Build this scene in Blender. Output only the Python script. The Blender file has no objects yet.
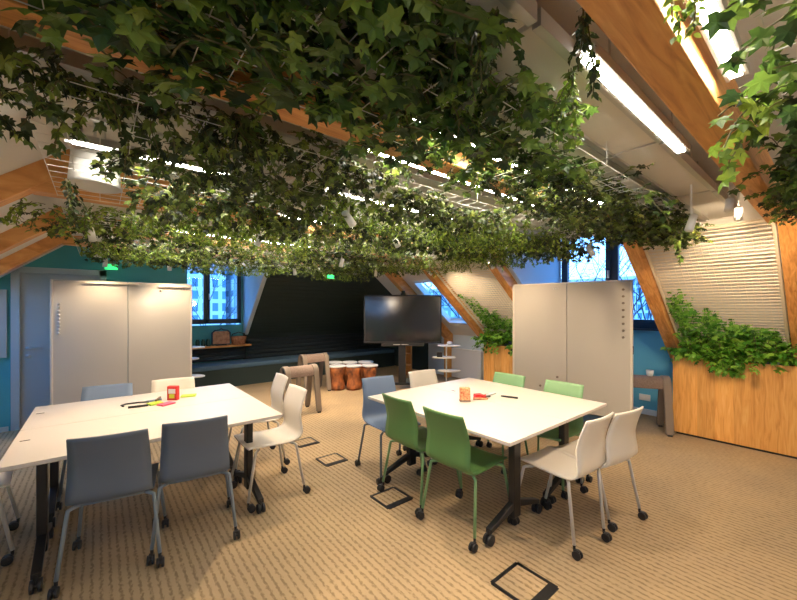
import bpy, math, random
from math import sin, cos, pi, radians
from mathutils import Vector, Matrix, Quaternion
SC = bpy.context.scene
COL = SC.collection
# ------------------------------------------------------------------ materials
def mat(name, col, rough=.5, metal=0, spec=.5, coat=0, emis=None, es=0):
    m = bpy.data.materials.new(name); m.use_nodes = True
    b = m.node_tree.nodes['Principled BSDF']
    b.inputs['Base Color'].default_value = (*col, 1); b.inputs['Roughness'].default_value = rough
    b.inputs['Metallic'].default_value = metal; b.inputs['Specular IOR Level'].default_value = spec
    b.inputs['Coat Weight'].default_value = coat
    if emis: b.inputs['Emission Color'].default_value = (*emis, 1); b.inputs['Emission Strength'].default_value = es
    return m
def nd(m, t, **kw):
    n = m.node_tree.nodes.new(t)
    for k, v in kw.items():
        if k in n.inputs: n.inputs[k].default_value = v
        else: setattr(n, k, v)
    return n
def lk(m, a, b): m.node_tree.links.new(a, b)
def ramp(m, stops):
    r = nd(m, 'ShaderNodeValToRGB'); e = r.color_ramp.elements
    while len(e) < len(stops): e.new(.5)
    for el, (p, c) in zip(e, stops): el.position = p; el.color = (*c, 1)
    return r
def speckle(m, c1, c2, scale=8, coord='Object', stretch=(1, 1, 1), bump=0, detail=4):
    tc = nd(m, 'ShaderNodeTexCoord'); mp = nd(m, 'ShaderNodeMapping'); mp.inputs['Scale'].default_value = stretch
    n = nd(m, 'ShaderNodeTexNoise'); n.inputs['Scale'].default_value = scale; n.inputs['Detail'].default_value = detail
    r = ramp(m, [(.3, c1), (.7, c2)]); b = m.node_tree.nodes['Principled BSDF']
    lk(m, tc.outputs[coord], mp.inputs[0]); lk(m, mp.outputs[0], n.inputs['Vector']); lk(m, n.outputs['Fac'], r.inputs[0]); lk(m, r.outputs[0], b.inputs['Base Color'])
    if bump:
        bp = nd(m, 'ShaderNodeBump'); bp.inputs['Strength'].default_value = bump; bp.inputs['Distance'].default_value = .002
        lk(m, n.outputs['Fac'], bp.inputs['Height']); lk(m, bp.outputs[0], b.inputs['Normal'])
    return m
def wood(name, stretch, dark, mid, light, plank=None):
    m = mat(name, mid, .45); b = m.node_tree.nodes['Principled BSDF']
    tc = nd(m, 'ShaderNodeTexCoord'); mp = nd(m, 'ShaderNodeMapping'); mp.inputs['Scale'].default_value = stretch
    n = nd(m, 'ShaderNodeTexNoise'); n.inputs['Scale'].default_value = 5; n.inputs['Detail'].default_value = 6; n.inputs['Distortion'].default_value = 1.2
    r = ramp(m, [(.25, dark), (.5, mid), (.75, light)])
    lk(m, tc.outputs['Object'], mp.inputs[0]); lk(m, mp.outputs[0], n.inputs['Vector']); lk(m, n.outputs['Fac'], r.inputs[0])
    v = nd(m, 'ShaderNodeTexVoronoi'); v.inputs['Scale'].default_value = 2.6
    mp2 = nd(m, 'ShaderNodeMapping'); mp2.inputs['Scale'].default_value = [max(.6, s * .22) for s in stretch]
    lk(m, tc.outputs['Object'], mp2.inputs[0]); lk(m, mp2.outputs[0], v.inputs['Vector'])
    kr = ramp(m, [(.03, (.25, .25, .25)), (.09, (1, 1, 1))]); lk(m, v.outputs['Distance'], kr.inputs[0])
    mx = nd(m, 'ShaderNodeMix', data_type='RGBA', blend_type='MULTIPLY'); mx.inputs['Factor'].default_value = .75
    lk(m, r.outputs[0], mx.inputs[6]); lk(m, kr.outputs[0], mx.inputs[7])
    out = mx.outputs[2]
    if plank:
        sx = nd(m, 'ShaderNodeSeparateXYZ'); lk(m, tc.outputs['Object'], sx.inputs[0])
        mo = nd(m, 'ShaderNodeMath', operation='MULTIPLY'); mo.inputs[1].default_value = 1 / plank; lk(m, sx.outputs[1], mo.inputs[0])
        fl = nd(m, 'ShaderNodeMath', operation='FLOOR'); lk(m, mo.outputs[0], fl.inputs[0])
        wn = nd(m, 'ShaderNodeTexWhiteNoise', noise_dimensions='1D'); lk(m, fl.outputs[0], wn.inputs['W'])
        hr = ramp(m, [(0, (.8, .78, .75)), (1, (1.12, 1.1, 1.08))]); lk(m, wn.outputs['Value'], hr.inputs[0])
        m2 = nd(m, 'ShaderNodeMix', data_type='RGBA', blend_type='MULTIPLY'); m2.inputs['Factor'].default_value = 1
        lk(m, out, m2.inputs[6]); lk(m, hr.outputs[0], m2.inputs[7]); out = m2.outputs[2]
    lk(m, out, b.inputs['Base Color'])
    return m
def leafmat(name, stops, rough=.38):
    m = mat(name, stops[0][1], rough); nt = m.node_tree; b = nt.nodes['Principled BSDF']
    g = nd(m, 'ShaderNodeNewGeometry'); r = ramp(m, stops)
    lk(m, g.outputs['Random Per Island'], r.inputs[0]); lk(m, r.outputs[0], b.inputs['Base Color'])
    tr = nd(m, 'ShaderNodeBsdfTranslucent'); mx = nd(m, 'ShaderNodeMixShader'); mx.inputs[0].default_value = .4
    lk(m, r.outputs[0], tr.inputs['Color'])
    lk(m, b.outputs[0], mx.inputs[1]); lk(m, tr.outputs[0], mx.inputs[2]); lk(m, mx.outputs[0], nt.nodes['Material Output'].inputs[0])
    return m
def glassmat():
    m = mat('window_glass', (1, 1, 1)); nt = m.node_tree
    t = nd(m, 'ShaderNodeBsdfTransparent'); t.inputs[0].default_value = (.93, .96, 1, 1)
    g = nd(m, 'ShaderNodeBsdfGlossy'); g.inputs['Roughness'].default_value = .02
    f = nd(m, 'ShaderNodeFresnel'); f.inputs[0].default_value = 1.45
    ge = nd(m, 'ShaderNodeNewGeometry'); iv = nd(m, 'ShaderNodeMath', operation='SUBTRACT'); iv.inputs[0].default_value = 1; lk(m, ge.outputs['Backfacing'], iv.inputs[1])
    mu = nd(m, 'ShaderNodeMath', operation='MULTIPLY'); lk(m, f.outputs[0], mu.inputs[0]); lk(m, iv.outputs[0], mu.inputs[1])
    mx = nd(m, 'ShaderNodeMixShader'); lk(m, mu.outputs[0], mx.inputs[0]); lk(m, t.outputs[0], mx.inputs[1]); lk(m, g.outputs[0], mx.inputs[2])
    lk(m, mx.outputs[0], nt.nodes['Material Output'].inputs[0]); return m
OR = ((.42, .16, .035), (.66, .30, .085), (.80, .42, .15))
M = dict(
    plaster=speckle(mat('plaster', (.8, .76, .7), .9), (.74, .70, .64), (.80, .76, .70), 3),
    slopewhite=mat('slope_plaster', (.78, .75, .70), .85),
    teal=speckle(mat('teal_paint', (.08, .36, .40), .8), (.075, .34, .38), (.09, .39, .42), 2),
    blue=mat('blue_paint', (.11, .42, .62), .8),
    palewall_skytint=mat('pale_skytint_paint', (.60, .69, .79), .85),  # pale blue of the sky light is put into this wall colour
    dark=mat('dark_paint', (.022, .038, .036), .75),
    darkfab=speckle(mat('dark_fabric', (.02, .03, .04), .9), (.018, .028, .036), (.035, .05, .06), 90, bump=.3),
    seatfab_daylit=speckle(mat('daylight_tinted_fabric', (.03, .05, .08), .8), (.06, .12, .20), (.09, .16, .25), 90, bump=.3),  # bluish window daylight on the bench top is put into this colour
    woodx=wood('beam_wood', (.6, 7, 7), *OR), woodslope=wood('rafter_wood', (.9, 7, 2), *OR),
    woodz=wood('planter_wood', (7, 7, .6), (.56, .24, .05), (.76, .38, .10), (.84, .48, .17), .16),
    floorwhite=mat('white_laminate', (.66, .60, .56), .32), edge=mat('laminate_edge', (.62, .55, .46), .5),
    board=mat('whiteboard_steel', (.50, .46, .41), .13, spec=.6), boardedge=mat('board_edge', (.62, .56, .48), .4),
    alu=mat('aluminium', (.62, .6, .57), .35, .7), black=mat('black_metal', (.012, .012, .014), .4),
    rubber=mat('black_plastic', (.015, .015, .018), .5), screen=mat('dark_screen', (.012, .010, .012), .12, spec=.8),
    trel=mat('cream_wire', (.78, .68, .52), .45), white=mat('white_paint_metal', (.75, .73, .70), .4), doorp=mat('door_paint', (.46, .47, .46), .5),
    doorfr=mat('door_frame_paint', (.46, .50, .50), .5),
    navy=mat('navy_frame', (.015, .04, .07), .45),
    green=mat('green_plastic', (.095, .215, .07), .42), lgreen=mat('green_plastic_light', (.19, .36, .17), .42),
    slate=mat('slate_plastic', (.12, .15, .20), .45), bluegrey=mat('bluegrey_plastic', (.17, .24, .38), .45),
    cream=mat('white_plastic', (.74, .68, .60), .4),
    fr_slate=mat('frame_bluegrey', (.24, .29, .34), .4), fr_cream=mat('frame_lightgrey', (.56, .53, .50), .35),
    taupe=speckle(mat('taupe_felt', (.26, .19, .16), .9), (.16, .115, .095), (.23, .165, .14), 60, bump=.4),
    taupeleg=mat('taupe_legs', (.19, .15, .12), .6),
    cushion=mat('grey_cushion', (.50, .52, .58), .85),
    glass=glassmat(), emit=mat('light_diffuser', (1, 1, 1), .5, emis=(1, .93, .80), es=55),
    lampwhite=mat('lamp_shade_white', (.80, .78, .74), .45), lens=mat('spot_lens', (1, 1, 1), .5, emis=(1, .85, .6), es=7),
    globe=mat('fill_globe_glow', (1, 1, 1), .5, emis=(1, .84, .62), es=42),
    exitg=mat('exit_green', (.02, .5, .1), .5, emis=(.05, 1, .25), es=1.2),
    red=mat('red_card', (.62, .03, .03), .4), yellow=mat('yellow_card', (.62, .68, .05), .6), pink=mat('pink_card', (.85, .12, .22), .6),
    orange=speckle(mat('orange_card', (.7, .3, .06), .5), (.65, .10, .04), (.85, .62, .30), 60),
    lime=mat('lime_paper', (.45, .65, .05), .6), basket=speckle(mat('wicker', (.4, .17, .08), .8), (.25, .09, .04), (.55, .27, .14), 40, bump=.6),
    photo=speckle(mat('brown_picture', (.4, .2, .1), .6), (.25, .12, .07), (.55, .30, .18), 14),
    jar=mat('dark_jar', (.03, .08, .06), .2), stem=mat('vine_stem', (.10, .085, .03), .7),
    soil=mat('potting_soil', (.03, .02, .014), .95), cup=mat('white_cup', (.7, .75, .8), .3),
    ivyd=leafmat('ivy_dark_leaf', [(0, (.014, .03, .011)), (.35, (.045, .10, .02)), (.7, (.11, .20, .03)), (.93, (.20, .31, .05)), (1, (.30, .42, .08))]),
    ivym=leafmat('ivy_small_leaf', [(0, (.014, .022, .010)), (.35, (.032, .052, .016)), (.7, (.095, .145, .028)), (.9, (.19, .26, .045)), (1, (.32, .38, .07))]),
    lime_leaf=leafmat('fresh_green_leaf', [(0, (.04, .075, .012)), (.5, (.15, .25, .025)), (1, (.36, .46, .06))]),
    pivy=leafmat('planter_leaf', [(0, (.03, .12, .012)), (.45, (.13, .40, .035)), (1, (.38, .66, .10))]),
)
# carpet
m = mat('carpet', (.5, .4, .3), .95, spec=.2); b = m.node_tree.nodes['Principled BSDF']
tc = nd(m, 'ShaderNodeTexCoord')
def noise(scale, stretch, detail=2):
    mp = nd(m, 'ShaderNodeMapping'); mp.inputs['Scale'].default_value = stretch
    n = nd(m, 'ShaderNodeTexNoise'); n.inputs['Scale'].default_value = scale; n.inputs['Detail'].default_value = detail
    lk(m, tc.outputs['Object'], mp.inputs[0]); lk(m, mp.outputs[0], n.inputs['Vector']); return n.outputs['Fac']
sx = nd(m, 'ShaderNodeSeparateXYZ'); lk(m, tc.outputs['Object'], sx.inputs[0])
w = nd(m, 'ShaderNodeMath', operation='MULTIPLY'); w.inputs[1].default_value = 2 * pi / .042; lk(m, sx.outputs[0], w.inputs[0])
wob = nd(m, 'ShaderNodeMath', operation='MULTIPLY_ADD'); wob.inputs[1].default_value = 1.4; lk(m, noise(26, (1, 1, 1)), wob.inputs[0]); lk(m, w.outputs[0], wob.inputs[2])
sn = nd(m, 'ShaderNodeMath', operation='SINE'); lk(m, wob.outputs[0], sn.inputs[0])
nz = noise(48, (1.6, .7, 1), 4)
ad = nd(m, 'ShaderNodeMath', operation='MULTIPLY_ADD'); ad.inputs[1].default_value = 4.6; lk(m, nz, ad.inputs[0]); lk(m, sn.outputs[0], ad.inputs[2])
cr = ramp(m, [(0, (.42, .31, .19)), (1, (.245, .18, .105))])
mr = nd(m, 'ShaderNodeMapRange'); mr.inputs[1].default_value = 2.3; mr.inputs[2].default_value = 3.5; lk(m, ad.outputs[0], mr.inputs[0]); lk(m, mr.outputs[0], cr.inputs[0])
big = ramp(m, [(.35, (.88, .88, .9)), (.65, (1.08, 1.06, 1.02))]); lk(m, noise(1.3, (1, 1, 1)), big.inputs[0])
mx = nd(m, 'ShaderNodeMix', data_type='RGBA', blend_type='MULTIPLY'); mx.inputs['Factor'].default_value = 1
lk(m, cr.outputs[0], mx.inputs[6]); lk(m, big.outputs[0], mx.inputs[7]); lk(m, mx.outputs[2], b.inputs['Base Color'])
bp = nd(m, 'ShaderNodeBump'); bp.inputs['Strength'].default_value = .5; bp.inputs['Distance'].default_value = .004; lk(m, noise(260, (1, 1, 1)), bp.inputs['Height']); lk(m, bp.outputs[0], b.inputs['Normal'])
M['carpet'] = m
# bark for the log stools
m = mat('log_bark', (.35, .13, .04), .7); b = m.node_tree.nodes['Principled BSDF']; speckle(m, (.06, .018, .008), (.42, .13, .035), 13, stretch=(1, 1, .55), bump=1.0, detail=6); M['bark'] = m
def facade(name, wallc, winc, sx_, sz_, mort=.25):
    m = mat(name, wallc, .8); b = m.node_tree.nodes['Principled BSDF']; tc = nd(m, 'ShaderNodeTexCoord')
    br = nd(m, 'ShaderNodeTexBrick'); br.offset = 0; br.inputs['Color1'].default_value = (*winc, 1); br.inputs['Color2'].default_value = (*[c * 1.5 for c in winc], 1)
    br.inputs['Mortar'].default_value = (*wallc, 1); br.inputs['Scale'].default_value = 1; br.inputs['Brick Width'].default_value = sx_; br.inputs['Row Height'].default_value = sz_; br.inputs['Mortar Size'].default_value = mort
    s = nd(m, 'ShaderNodeSeparateXYZ'); c_ = nd(m, 'ShaderNodeCombineXYZ'); a_ = nd(m, 'ShaderNodeMath', operation='ADD')
    lk(m, tc.outputs['Object'], s.inputs[0]); lk(m, s.outputs[0], a_.inputs[0]); lk(m, s.outputs[1], a_.inputs[1]); lk(m, a_.outputs[0], c_.inputs[0]); lk(m, s.outputs[2], c_.inputs[1])
    lk(m, c_.outputs[0], br.inputs['Vector']); lk(m, br.outputs['Color'], b.inputs['Base Color']); return m
M['fac1'] = facade('pale_tower_facade', (.75, .80, .85), (.10, .22, .34), 1.0, 1.3, .22)
M['fac2'] = facade('blue_tower_facade', (.30, .42, .52), (.62, .70, .74), 1.5, 1.9, .35)
M['barktree'] = mat('bare_bark', (.05, .05, .06), .9)
# ------------------------------------------------------------------ mesh helpers
class B:
    def __init__(s): s.v = []; s.f = []; s.sm = []
    def add(s, v, f, smooth=False):
        o = len(s.v); s.v += [tuple(p) for p in v]; s.f += [tuple(i + o for i in q) for q in f]; s.sm += [smooth] * len(f); return s
    def box(s, c, d, R=None):
        c = Vector(c); P = []
        for z in (-.5, .5):
            for x, y in ((-.5, -.5), (.5, -.5), (.5, .5), (-.5, .5)):
                p = Vector((x * d[0], y * d[1], z * d[2])); P.append(c + (R @ p if R else p))
        return s.add(P, [(3, 2, 1, 0), (4, 5, 6, 7), (0, 1, 5, 4), (1, 2, 6, 5), (2, 3, 7, 6), (3, 0, 4, 7)])
    def bb(s, x0, x1, y0, y1, z0, z1): return s.box(((x0 + x1) / 2, (y0 + y1) / 2, (z0 + z1) / 2), (x1 - x0, y1 - y0, z1 - z0))
    def tube(s, pts, r, n=8, cap=True):
        pts = [Vector(p) for p in pts]; V = []; up = None; N = len(pts)
        for i, p in enumerate(pts):
            t = (pts[min(i + 1, N - 1)] - pts[max(i - 1, 0)]).normalized()
            if up is None: up = t.orthogonal().normalized()
            else: up = (up - t * up.dot(t)); up = up.normalized() if up.length > 1e-6 else t.orthogonal().normalized()
            bn = t.cross(up); rr = r[i] if isinstance(r, (list, tuple)) else r
            V += [p + (up * cos(2 * pi * k / n) + bn * sin(2 * pi * k / n)) * rr for k in range(n)]
        F = [(i * n + k, i * n + (k + 1) % n, (i + 1) * n + (k + 1) % n, (i + 1) * n + k) for i in range(N - 1) for k in range(n)]
        if cap: F += [tuple(range(n))[::-1], tuple((N - 1) * n + k for k in range(n))]
        return s.add(V, F, n > 4)
    def cyl(s, c, r, h, axis='z', n=20, r2=None):
        d = Vector({'x': (1, 0, 0), 'y': (0, 1, 0), 'z': (0, 0, 1)}[axis]) * h / 2; c = Vector(c)
        return s.tube([c - d, c + d], [r, r if r2 is None else r2], n)
    def prism(s, poly, axis, a, b_):   # poly of 2D points extruded along axis between a and b_
        f = {'x': lambda u, v, w: (w, u, v), 'y': lambda u, v, w: (u, w, v), 'z': lambda u, v, w: (u, v, w)}[axis]
        n = len(poly); V = [f(u, v, a) for u, v in poly] + [f(u, v, b_) for u, v in poly]
        return s.add(V, [tuple(range(n))[::-1], tuple(range(n, 2 * n))] + [(i, (i + 1) % n, n + (i + 1) % n, n + i) for i in range(n)])
    def lathe(s, prof, n=24, c=(0, 0, 0)):
        V = [(c[0] + r * cos(2 * pi * k / n), c[1] + r * sin(2 * pi * k / n), c[2] + z) for r, z in prof for k in range(n)]
        F = [(i * n + k, i * n + (k + 1) % n, (i + 1) * n + (k + 1) % n, (i + 1) * n + k) for i in range(len(prof) - 1) for k in range(n)]
        F += [tuple(range(n))[::-1], tuple((len(prof) - 1) * n + k for k in range(n))]
        return s.add(V, F, True)
    def build(s, name, m, parent=None, loc=None, bevel=0, label=None, fixn=True):
        me = bpy.data.meshes.new(name); me.from_pydata(s.v, [], s.f); me.materials.append(m)
        me.polygons.foreach_set('use_smooth', s.sm); me.update()
        if fixn:
            import bmesh
            bm = bmesh.new(); bm.from_mesh(me); bmesh.ops.recalc_face_normals(bm, faces=bm.faces); bm.to_mesh(me); bm.free()
        o = bpy.data.objects.new(name, me); COL.objects.link(o)
        if parent: o.parent = parent
        if loc: o.location = loc
        if bevel:
            mo = o.modifiers.new('bevel', 'BEVEL'); mo.width = bevel; mo.segments = 2; mo.limit_method = 'ANGLE'; mo.angle_limit = radians(50)
        if label: o['label'] = label
        return o
def tag(o, label, cat, group=None, kind=None):
    o['label'] = label; o['category'] = cat
    if group: o['group'] = group
    if kind: o['kind'] = kind
    return o
def thing(name, loc, label, cat, rz=0, group=None):
    o = bpy.data.objects.new(name, None); COL.objects.link(o); o.empty_display_size = .1
    o.location = loc; o.rotation_euler = (0, 0, rz); return tag(o, label, cat, group)
def struct(b_, name, m, parent=None, **k):
    o = b_.build(name, m, parent, **k)
    if not parent: o['kind'] = 'structure'
    return o
def copy_tree(o, parent=None):
    c = o.copy(); COL.objects.link(c)
    if parent: c.parent = parent
    for ch in list(o.children): copy_tree(ch, c)
    return c
ZC = 2.62
# ------------------------------------------------------------------ shell
struct(B().bb(-2.2, 6.4, -2.7, 8.6, -.1, 0), 'floor', M['carpet'])
struct(B().bb(-1.0, 4.9, -2.7, 8.6, ZC, ZC + .1), 'ceiling', M['plaster'])
struct(B().bb(-2.1, -1.9, -2.7, 6.65, 0, 1.25), 'wall_left', M['teal'])
struct(B().bb(-2.1, 6.3, -2.7, -2.5, 0, ZC), 'wall_near', M['palewall_skytint'])
# teal wall with an opening for the door
dx0, dx1 = -.82, .02
w_ = B().bb(-2.1, dx0, 6.65, 6.8, 0, ZC); w_.bb(dx1, 1.0, 6.65, 6.8, 0, ZC); w_.bb(dx0, dx1, 6.65, 6.8, 2.03, ZC)
struct(w_, 'wall_far', M['teal'])
struct(B().bb(1.0, 1.08, 6.65, 8.4, 0, ZC), 'wall_alcove_side', M['teal'])
# slopes: Z = 5.87 - .8 X on the right;  Z = 2.35 + .8 (X + .24) on the left
def slopebox(y0, y1, xa, xb, t=.1, m='slopewhite', name='ceiling', lift=0, sub=0):
    za, zb = 5.87 - .8 * xa + lift, 5.87 - .8 * xb + lift
    return struct(B().prism([(xa, za), (xb, zb), (xb, zb + t * 1.28), (xa, za + t * 1.28)], 'y', y0, y1), name, M[m])
XT = 4.05
slopebox(-2.7, .2, XT, 6.15); slopebox(.2, 1.42, XT, 6.15)
slopebox(3.12, 4.62, XT, 6.15)
s0, s1 = 4.62, 5.62      # skylight bay
slopebox(s0, 4.66, XT, 6.15); slopebox(5.36, s1, XT, 6.15); slopebox(4.66, 5.36, XT, 4.75); slopebox(4.66, 5.36, 5.82, 6.15)
slopebox(s1, 6.34, XT, 6.15); slopebox(6.34, 8.4, XT, 6.15, m='dark')
def lz(x): return 2.692 + .8 * x
def leftslope(y0, y1, xa, xb):
    struct(B().prism([(xb, lz(xb)), (xa, lz(xa)), (xa, lz(xa) + .13), (xb, lz(xb) + .13)], 'y', y0, y1), 'ceiling', M['slopewhite'])
ys = [-2.7, -1.6, .8, 4.75, 6.35, 6.65]
for k in range(5):
    if k in (1, 3): leftslope(ys[k], ys[k + 1], -2.1, -1.85); leftslope(ys[k], ys[k + 1], -1.05, -.08)  # openings for the added roof windows
    else: leftslope(ys[k], ys[k + 1], -2.1, -.08)
struct(B().bb(-1.1, -.08, -2.7, 6.65, ZC, ZC + .1), 'ceiling', M['plaster'])
# dormer: ceiling, cheeks
def cheek(y0, y1, m='palewall_skytint'):
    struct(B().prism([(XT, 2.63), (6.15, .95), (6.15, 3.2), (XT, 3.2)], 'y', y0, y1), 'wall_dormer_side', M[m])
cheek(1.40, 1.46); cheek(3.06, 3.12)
struct(B().bb(XT - .08, XT, 1.40, 3.12, ZC, 3.2), 'wall_dormer_front', M['palewall_skytint'])
struct(B().bb(3.97, 6.3, 1.38, 3.14, 3.2, 3.28), 'ceiling', M['plaster'])
# right outer wall
struct(B().bb(6.15, 6.3, -2.7, 1.36, 0, 1.0), 'wall_right', M['palewall_skytint'])
wr = B().bb(6.15, 6.3, 1.36, 3.1, 0, 1.25); wr.bb(6.15, 6.3, 1.36, 3.1, 3.1, 3.2); wr.bb(6.15, 6.3, 1.36, 1.46, 1.25, 3.1)
struct(wr, 'wall_right', M['blue'])
struct(B().bb(6.15, 6.3, 3.1, 6.34, 0, 1.0), 'wall_right', M['palewall_skytint'])
struct(B().bb(6.15, 6.3, 6.34, 8.4, 0, 1.0), 'wall_right', M['dark'])
struct(B().bb(6.13, 6.15, 1.36, 3.1, 0, .08), 'baseboard_right', M['palewall_skytint'], bevel=.003)
struct(B().bb(-2.0, dx0 - .07, 6.635, 6.65, 0, .06), 'baseboard_far', M['doorfr'])
# alcove: far outer wall, window, dark slope
wf = B().bb(1.08, 2.42, 8.3, 8.45, 0, 1.19); wf.bb(1.08, 1.16, 8.3, 8.45, 1.19, 2.55); wf.bb(2.38, 2.42, 8.3, 8.45, 1.19, 2.55); wf.bb(1.08, 2.42, 8.3, 8.45, 2.55, ZC)
struct(wf, 'wall_alcove', M['teal'])
struct(B().bb(2.42, 6.3, 8.22, 8.45, 0, 1.0), 'wall_alcove_far', M['dark'])
struct(B().prism([(8.22, .97), (6.5, 2.69), (6.5, 2.83), (8.36, .97)], 'x', 2.50, 6.3), 'ceiling_alcove', M['dark'])
struct(B().prism([(8.3, .97), (8.22, .97), (6.5, 2.69), (8.3, 2.69)], 'x', 2.42, 2.50), 'wall_alcove_cheek', M['palewall_skytint'])
for i in range(22):        # shiplap boards on the dark slope
    d = .06 + i * .105
    y_, z_ = 8.22 - d / 1.414, .97 + d / 1.414
    if z_ < 2.6: struct(B().box((4.4, y_ - .006, z_ - .006), (3.8, .012, .098), Matrix.Rotation(radians(45), 3, 'X')), 'trim_%d' % (40 + i), M['dark'], bevel=.003)
# windows
def window(name, plane, a0, a1, z0, z1, mull, pos, sashw=.05):
    # plane 'x' -> window in a plane X = pos, a is Y ; plane 'y' -> plane Y = pos, a is X
    def bx(bb_, a, b__, c, d, t0, t1):
        if plane == 'x': bb_.bb(pos + t0, pos + t1, a, b__, c, d)
        else: bb_.bb(a, b__, pos + t0, pos + t1, c, d)
    f = B(); bx(f, a0, a0 + .07, z0, z1, 0, .09); bx(f, a1 - .07, a1, z0, z1, 0, .09); bx(f, a0, a1, z0, z0 + .08, 0, .09); bx(f, a0, a1, z1 - .07, z1, 0, .09)
    bx(f, mull - .035, mull + .035, z0, z1, 0, .09)
    fr = f.build(name, M['navy'], bevel=.004); fr['kind'] = 'structure'
    for l, r in ((a0 + .05, mull - .02), (mull + .02, a1 - .05)):
        s = B(); bx(s, l, l + sashw, z0 + .06, z1 - .05, -.03, .04); bx(s, r - sashw, r, z0 + .06, z1 - .05, -.03, .04)
        bx(s, l, r, z0 + .06, z0 + .06 + sashw, -.03, .04); bx(s, l, r, z1 - .05 - sashw, z1 - .05, -.03, .04)
        sa = s.build('sash', M['navy'], fr, bevel=.003)
        g = B(); bx(g, l + sashw * .5, r - sashw * .5, z0 + .08, z1 - .07, .0, .012); g.build('window_pane', M['glass'], sa)
    h = B(); bx(h, mull + .03, mull + .05, (z0 + z1) / 2 - .16, (z0 + z1) / 2 - .04, -.07, -.03); h.build('window_handle', M['alu'], fr)
window('window_1', 'y', 1.15, 2.38, 1.22, 2.55, 1.70, 8.31, .04)
window('window_2', 'x', 1.46, 3.06, 1.25, 3.1, 2.25, 6.16, .07)
struct(B().bb(6.04, 6.16, 1.36, 3.06, 1.225, 1.25), 'trim_1', M['navy'])
# skylight in the slope
e1 = Vector((-1, 0, .8)).normalized(); nn = Vector((-.8, 0, -1)).normalized(); RS = Matrix((e1, (0, 1, 0), -nn)).transposed()
def sl(x, y, off=0): return Vector((x, y, 5.87 - .8 * x)) + nn * off
sk = B(); L_ = (5.82 - 4.75) * 1.28
for yy in (4.68, 5.34): sk.box(sl(5.285, yy, -.05), (L_, .04, .12), RS)
for xx in (4.77, 5.80): sk.box(sl(xx, 5.01, -.05), (.04, .7, .12), RS)
sko = struct(sk, 'window_3', M['white'], bevel=.004)
B().box(sl(5.285, 5.01, -.08), (L_ - .06, .64, .012), RS).build('window_pane', M['glass'], sko)
RL = Matrix((Vector((1, 0, .8)).normalized(), (0, 1, 0), Vector((-.8, 0, 1)).normalized())).transposed()
for wn_, (ya, yb_) in (('added_window_4', (-1.6, .8)), ('added_window_5', (4.75, 6.35))):  # roof windows added out of view to bring daylight to the left side
    f = B(); ym = (ya + yb_) / 2
    for yy in (ya + .02, ym, yb_ - .02): f.box((-1.45, yy, lz(-1.45) + .06), (.8 * 1.28, .05, .12), RL)
    for xx in (-1.84, -1.06): f.box((xx, ym, lz(xx) + .06), (.04, yb_ - ya, .12), RL)
    fo = struct(f, wn_, M['white']); B().box((-1.45, ym, lz(-1.45) + .09), (.98, yb_ - ya - .05, .012), RL).build('window_pane', M['glass'], fo)
# door
d = struct(B().bb(dx0 + .03, dx1 - .03, 6.68, 6.72, .01, 2.0), 'door_1', M['doorp'], bevel=.003)
hd = B(); hd.cyl((dx0 + .10, 6.672, 1.03), .026, .016, 'y'); hd.tube([(dx0 + .10, 6.665, 1.03), (dx0 + .10, 6.625, 1.03), (dx0 + .115, 6.618, 1.03), (dx0 + .24, 6.618, 1.03)], .010)
hd.build('door_handle', M['alu'], d); B().cyl((dx0 + .10, 6.672, .93), .026, .016, 'y').build('lock_cylinder', M['alu'], d)
fr = B(); fr.bb(dx0 - .05, dx0 + .03, 6.63, 6.75, 0, 2.08); fr.bb(dx1 - .03, dx1 + .05, 6.63, 6.75, 0, 2.08); fr.bb(dx0 - .05, dx1 + .05, 6.63, 6.75, 2.0, 2.08)
struct(fr, 'trim_2', M['doorfr'], bevel=.004)
# rafters and tie beams (centres in Y)
RY = [-1.2, .26, 1.40, 3.2, 4.54, 5.60]; tn = 3
for y in RY:
    wdt = .065
    yb = {.26: .335, 1.4: 1.30}.get(y, y)
    struct(B().bb(-.33, 4.62, yb - .06, yb + .06, 2.27, 2.50), 'trim_%d' % tn, M['woodx'], bevel=.006); tn += 1
    # right rafter below the slope
    r = B().prism([(4.25, 5.87 - .8 * 4.25 - .22), (6.14, 5.87 - .8 * 6.14 - .22), (6.14, 5.87 - .8 * 6.14 + .01), (4.25, 5.87 - .8 * 4.25 + .01)], 'y', y - wdt, y + wdt)
    struct(r, 'trim_%d' % tn, M['woodslope'], bevel=.005); tn += 1
    r = B().prism([(-.15, lz(-.15) - .15), (-1.9, lz(-1.9) - .15), (-1.9, lz(-1.9) + .01), (-.15, lz(-.15) + .01)], 'y', y - wdt, y + wdt)
    struct(r, 'trim_%d' % tn, M['woodslope'], bevel=.005); tn += 1
struct(B().bb(5.98, 6.1, 5.54, 5.66, 0, 1.15), 'trim_%d' % tn, M['woodz']); tn += 1
# skylight knee: white low panel
struct(B().bb(6.06, 6.15, 4.7, 5.5, .02, .66), 'trim_%d' % tn, M['white'], bevel=.006); tn += 1
# ------------------------------------------------------------------ window sill shelf, bench
struct(B().bb(1.08, 2.5, 7.98, 8.3, .745, .78), 'trim_%d' % tn, M['woodx'], bevel=.004); tn += 1
t = thing('bench_seat', (3.7, 7.9, 0), 'long dark built-in bench seat with ribbed backrest along the dark alcove', 'bench')
B().bb(-2.48, 2.4, -.3, .3, .0, .36).build('bench_base', M['dark'], t, bevel=.004)
B().bb(-2.48, 2.4, -.32, .25, .36, .45).build('seat_cushion', M['seatfab_daylit'], t, bevel=.02)
rb = B()
for k in range(5): rb.tube([(-1.26, .235, .50 + k * .085), (2.4, .235, .50 + k * .085)], .046, 10)
for k in range(3): rb.tube([(-2.48, .30, .50 + k * .085), (-1.26, .30, .50 + k * .085)], .046, 10)
rb.build('ribbed_backrest', M['darkfab'], t)
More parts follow.
